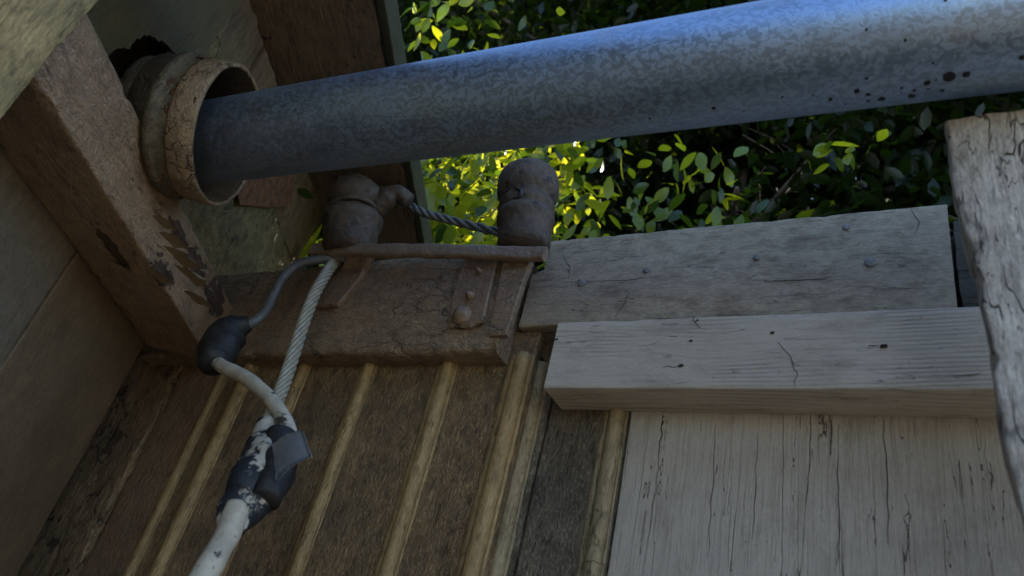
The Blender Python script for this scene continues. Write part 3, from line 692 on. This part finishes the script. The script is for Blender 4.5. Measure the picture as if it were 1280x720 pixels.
tag(pkt, 'weathered grey upright plank close by at the right edge', 'plank')

# ------------------------------------------------------------------ tree behind
nr = np.random.default_rng(5)
def leaf_mesh(name, mat, k):
    # pointed oval, folded along the midrib, drooping
    xs = [0, .12, .32, .55, .78, .93, 1]; ws = [.02, .11, .20, .225, .15, .06, 0]
    V = []; F = []
    for x, wd in zip(xs, ws):
        z = -.12*x*x*(1+.5*k); V += [(x, -wd, z+.05*wd*4*(.4+.3*k)), (x, 0, z), (x, wd, z+.05*wd*4*(.4+.3*k))]
    for i in range(len(xs)-1):
        a = 3*i; F += [(a, a+3, a+4, a+1), (a+1, a+4, a+5, a+2)]
    me = mesh(name, V, F); me.materials.append(mat); return me, np.array(V), F
def big_leaf(name, mat):
    V = [(0, 0, 0), (.3, -.2, .03), (.35, 0, -.02), (.3, .2, .03), (.7, -.2, -.02), (.7, 0, -.07), (.7, .2, -.02), (1, 0, -.13)]
    F = [(0, 1, 2, 2), (0, 2, 3, 3), (1, 4, 5, 2), (2, 5, 6, 3), (4, 7, 5, 5), (5, 7, 6, 6)]
    F = [(0, 1, 4, 2), (0, 2, 6, 3), (2, 4, 7, 5), (2, 5, 7, 6)]
    return None, np.array(V), F
LM = [leaf_mesh('leaf_shape', M['leaf'], 0), leaf_mesh('leaf_shape', M['leaf'], 1), leaf_mesh('leaf_shape', M['leaf_y'], .4), big_leaf('leaf_shape', M['leaf'])]
tr_base = Vector((-1.0, 2.9, GROUND))
tree = empty('leafy_tree', tr_base, 'dense tree with glossy green leaves behind the shed, bright where sun strikes', 'tree')
trunk = catmull([tr_base, tr_base+Vector((.08, .05, .9)), tr_base+Vector((-.03, .1, 1.9)), tr_base+Vector((.1, .15, 3.2)), tr_base+Vector((.25, .2, 4.6))], 10)
tube('trunk', trunk, lambda t: .11*(1-.75*t), M['bark'], tree, n=14, amp=.012, fs=9)
# branches reaching forward into view; leaves grow along their twigs
def project(P):
    d = P.dot(fw)
    return None if d <= .1 else (640+P.dot(rt)/d*FPX, 360-P.dot(up)/d*FPX)
twigs = []
brs = 46
for b in range(brs):
    t = .22+.75*b/brs; s = trunk[int(t*(len(trunk)-1))]
    a = rnd.uniform(math.pi*.95, math.pi*2.05); L = rnd.uniform(1.1, 2.4)
    d = Vector((math.cos(a)*1.15, math.sin(a)*.72, rnd.uniform(-.1, .45)))
    e = s+d*L
    if e.y < 1.25: e.y = 1.25+rnd.uniform(0, .3)
    mid = (s+e)/2+Vector((rnd.uniform(-.15, .15), rnd.uniform(-.15, .15), rnd.uniform(.0, .25)))
    C = catmull([s, mid, e], 8); tube('branch', C, lambda q: .028*(1-.85*q)+.002, M['bark'], tree, n=7, amp=.003)
    for k in range(26):
        q = rnd.uniform(.25, 1); c = C[int(q*(len(C)-1))]
        td = Vector((rnd.gauss(0, 1), rnd.gauss(-.25, .8), rnd.gauss(-.05, .8))).normalized(); tl = rnd.uniform(.12, .38)
        twigs.append((c, td, tl))
# twig meshes, joined: too many to pick apart
V = []; F = []
leaves = []
for c, td, tl in twigs:
    e = c+td*tl
    if e.y < 1.15: continue
    C = [c, c+td*tl*.5+Vector((0, 0, .02)), e]; v, f = tube_data(C, .0022, n=4, cap=False); k0 = len(V); V += v; F += [tuple(i+k0 for i in q) for q in f]
    n = int(tl/.016)
    for i in range(n):
        t = .15+.85*i/n; ph = i*2.4+rnd.random()
        s1 = td.orthogonal().normalized(); s2 = td.cross(s1)
        out = (s1*math.cos(ph)+s2*math.sin(ph)+td*.7+Vector((0, 0, rnd.uniform(-.5, .25)))).normalized()
        leaves.append((c+td*tl*t, out, rnd.uniform(.04, .068), 2 if rnd.random() < (.3 if c.x < -1.0 else .03) else rnd.randint(0, 1)))
tag(link('twigs', mesh('twigs', V, F), M['bark'], tree, Matrix()), 'thin twigs', kind='stuff')
# deep crown: bigger leaves further back, with shade in their colour, keep the inside dark
G1 = atY(600, 240, 1); G1 = G1*(2.4/G1.length); G2 = atY(530, 30, 1); G2 = G2*(2.3/G2.length); G3 = atY(850, 250, 1); G3 = G3*(2.1/G3.length); G4 = atY(1060, 175, 1); G4 = G4*(2.0/G4.length)
def sunlane(P, G, R_):
    d = P-G; t = d.dot(SUN)
    return t > -.1 and (d-SUN*t).length < R_
deep = []
while len(deep) < 150000:
    y = 1.95+abs(rnd.gauss(0, 1.0))*1.3; x = rnd.uniform(-4.4, 3.0); z = rnd.uniform(-.9, 5.2)
    if x > 1.8+.5*(y-2)+.25*math.sin(z*3+y*2): continue
    P = Vector((x, y, z))
    if sunlane(P, G1, .34) or sunlane(P, G2, .17) or sunlane(P, G3, .09): continue
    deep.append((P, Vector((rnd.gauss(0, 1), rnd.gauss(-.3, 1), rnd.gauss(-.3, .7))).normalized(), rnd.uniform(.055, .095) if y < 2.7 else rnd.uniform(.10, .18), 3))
n0 = len(deep)
while len(deep) < n0+22000:
    P = Vector((rnd.uniform(-1.4, 1.9), rnd.uniform(2.9, 4.6), rnd.uniform(1.2, 5.0)))
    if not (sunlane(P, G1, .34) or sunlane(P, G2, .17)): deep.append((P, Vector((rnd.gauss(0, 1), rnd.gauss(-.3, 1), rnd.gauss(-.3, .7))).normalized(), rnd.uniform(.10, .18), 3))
leaves = [l for l in leaves if not (sunlane(l[0], G1+SUN*.25, .34) or sunlane(l[0], G2+SUN*.15, .17) or sunlane(l[0], G3+SUN*.12, .09))] + deep
for G, cnt, sx in ((G1, 1400, .23), (G2, 80, .10), (G3, 70, .09), (G4, 14, .035), (Vector((-1.0, 1.12, 1.04)), 260, .12)):
    for i in range(cnt):
        P = G+Vector((rnd.gauss(0, sx), rnd.gauss(0, sx*.7), rnd.gauss(0, sx*.85)))
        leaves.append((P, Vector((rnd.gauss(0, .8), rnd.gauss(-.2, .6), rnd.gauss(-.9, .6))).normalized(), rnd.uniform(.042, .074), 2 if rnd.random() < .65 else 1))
def leaf_matrix(P, d, size):
    hz = Vector((rnd.gauss(0, .5), rnd.gauss(0, .5), 1)); z = (hz-d*hz.dot(d)).normalized(); y = z.cross(d)
    return Matrix(((d.x*size, y.x*size, z.x*size, P.x), (d.y*size, y.y*size, z.y*size, P.y), (d.z*size, y.z*size, z.z*size, P.z), (0, 0, 0, 1)))
def seen(P):
    pr = project(P)
    if not pr: return -1
    u, v = pr
    if not (465 < u < 1200 and -5 < v < 312): return -1
    if v > 302-.092*(u-680)+4 and u > 640: return -1
    pt_, pb_ = 88-.185*(u-485), 202-.113*(u-500)
    if pt_ < v < pb_: return -1
    return 1/P.length
sc2 = sorted(range(len(leaves)), key=lambda i: -seen(leaves[i][0])*leaves[i][2] if leaves[i][3] < 3 else 1)
pick = set(i for i in sc2[:300] if seen(leaves[i][0]) > 0 and leaves[i][3] < 3)
for i in pick:
    P, d, size, k = leaves[i]
    o = bpy.data.objects.new('leaf', LM[k][0]); col.objects.link(o); o.parent = tree; o.matrix_parent_inverse = Matrix.Translation(-tr_base); o.matrix_basis = leaf_matrix(P, d, size)
for kk in range(4):
    idx = [i for i in range(len(leaves)) if i not in pick and leaves[i][3] == kk]
    base = np.c_[LM[kk][1], np.ones(len(LM[kk][1]))]; fa = np.array(LM[kk][2]); nv = len(base)
    mats = np.array([leaf_matrix(*leaves[i][:3]) for i in idx])
    vv = np.einsum('nij,kj->nki', mats, base)[:, :, :3].reshape(-1, 3)
    ff = (fa[None]+(np.arange(len(idx))*nv)[:, None, None]).reshape(-1, 4)
    me = bpy.data.meshes.new('foliage'); me.vertices.add(len(vv)); me.vertices.foreach_set('co', vv.astype(np.float32).ravel())
    me.loops.add(ff.size); me.loops.foreach_set('vertex_index', ff.astype(np.int32).ravel())
    me.polygons.add(len(ff)); me.polygons.foreach_set('loop_start', np.arange(0, ff.size, 4, dtype=np.int32))
    me.polygons.foreach_set('use_smooth', np.ones(len(ff), dtype=bool)); me.update(calc_edges=True); me.validate()
    me.materials.append(M[('leaf', 'leaf', 'leaf_y', 'leaf_shade')[kk]])
    tag(link('foliage', me, None, tree, Matrix()), 'mass of leaves deeper in the crown', kind='stuff')
print('leaves', len(leaves), 'picked', len(pick))
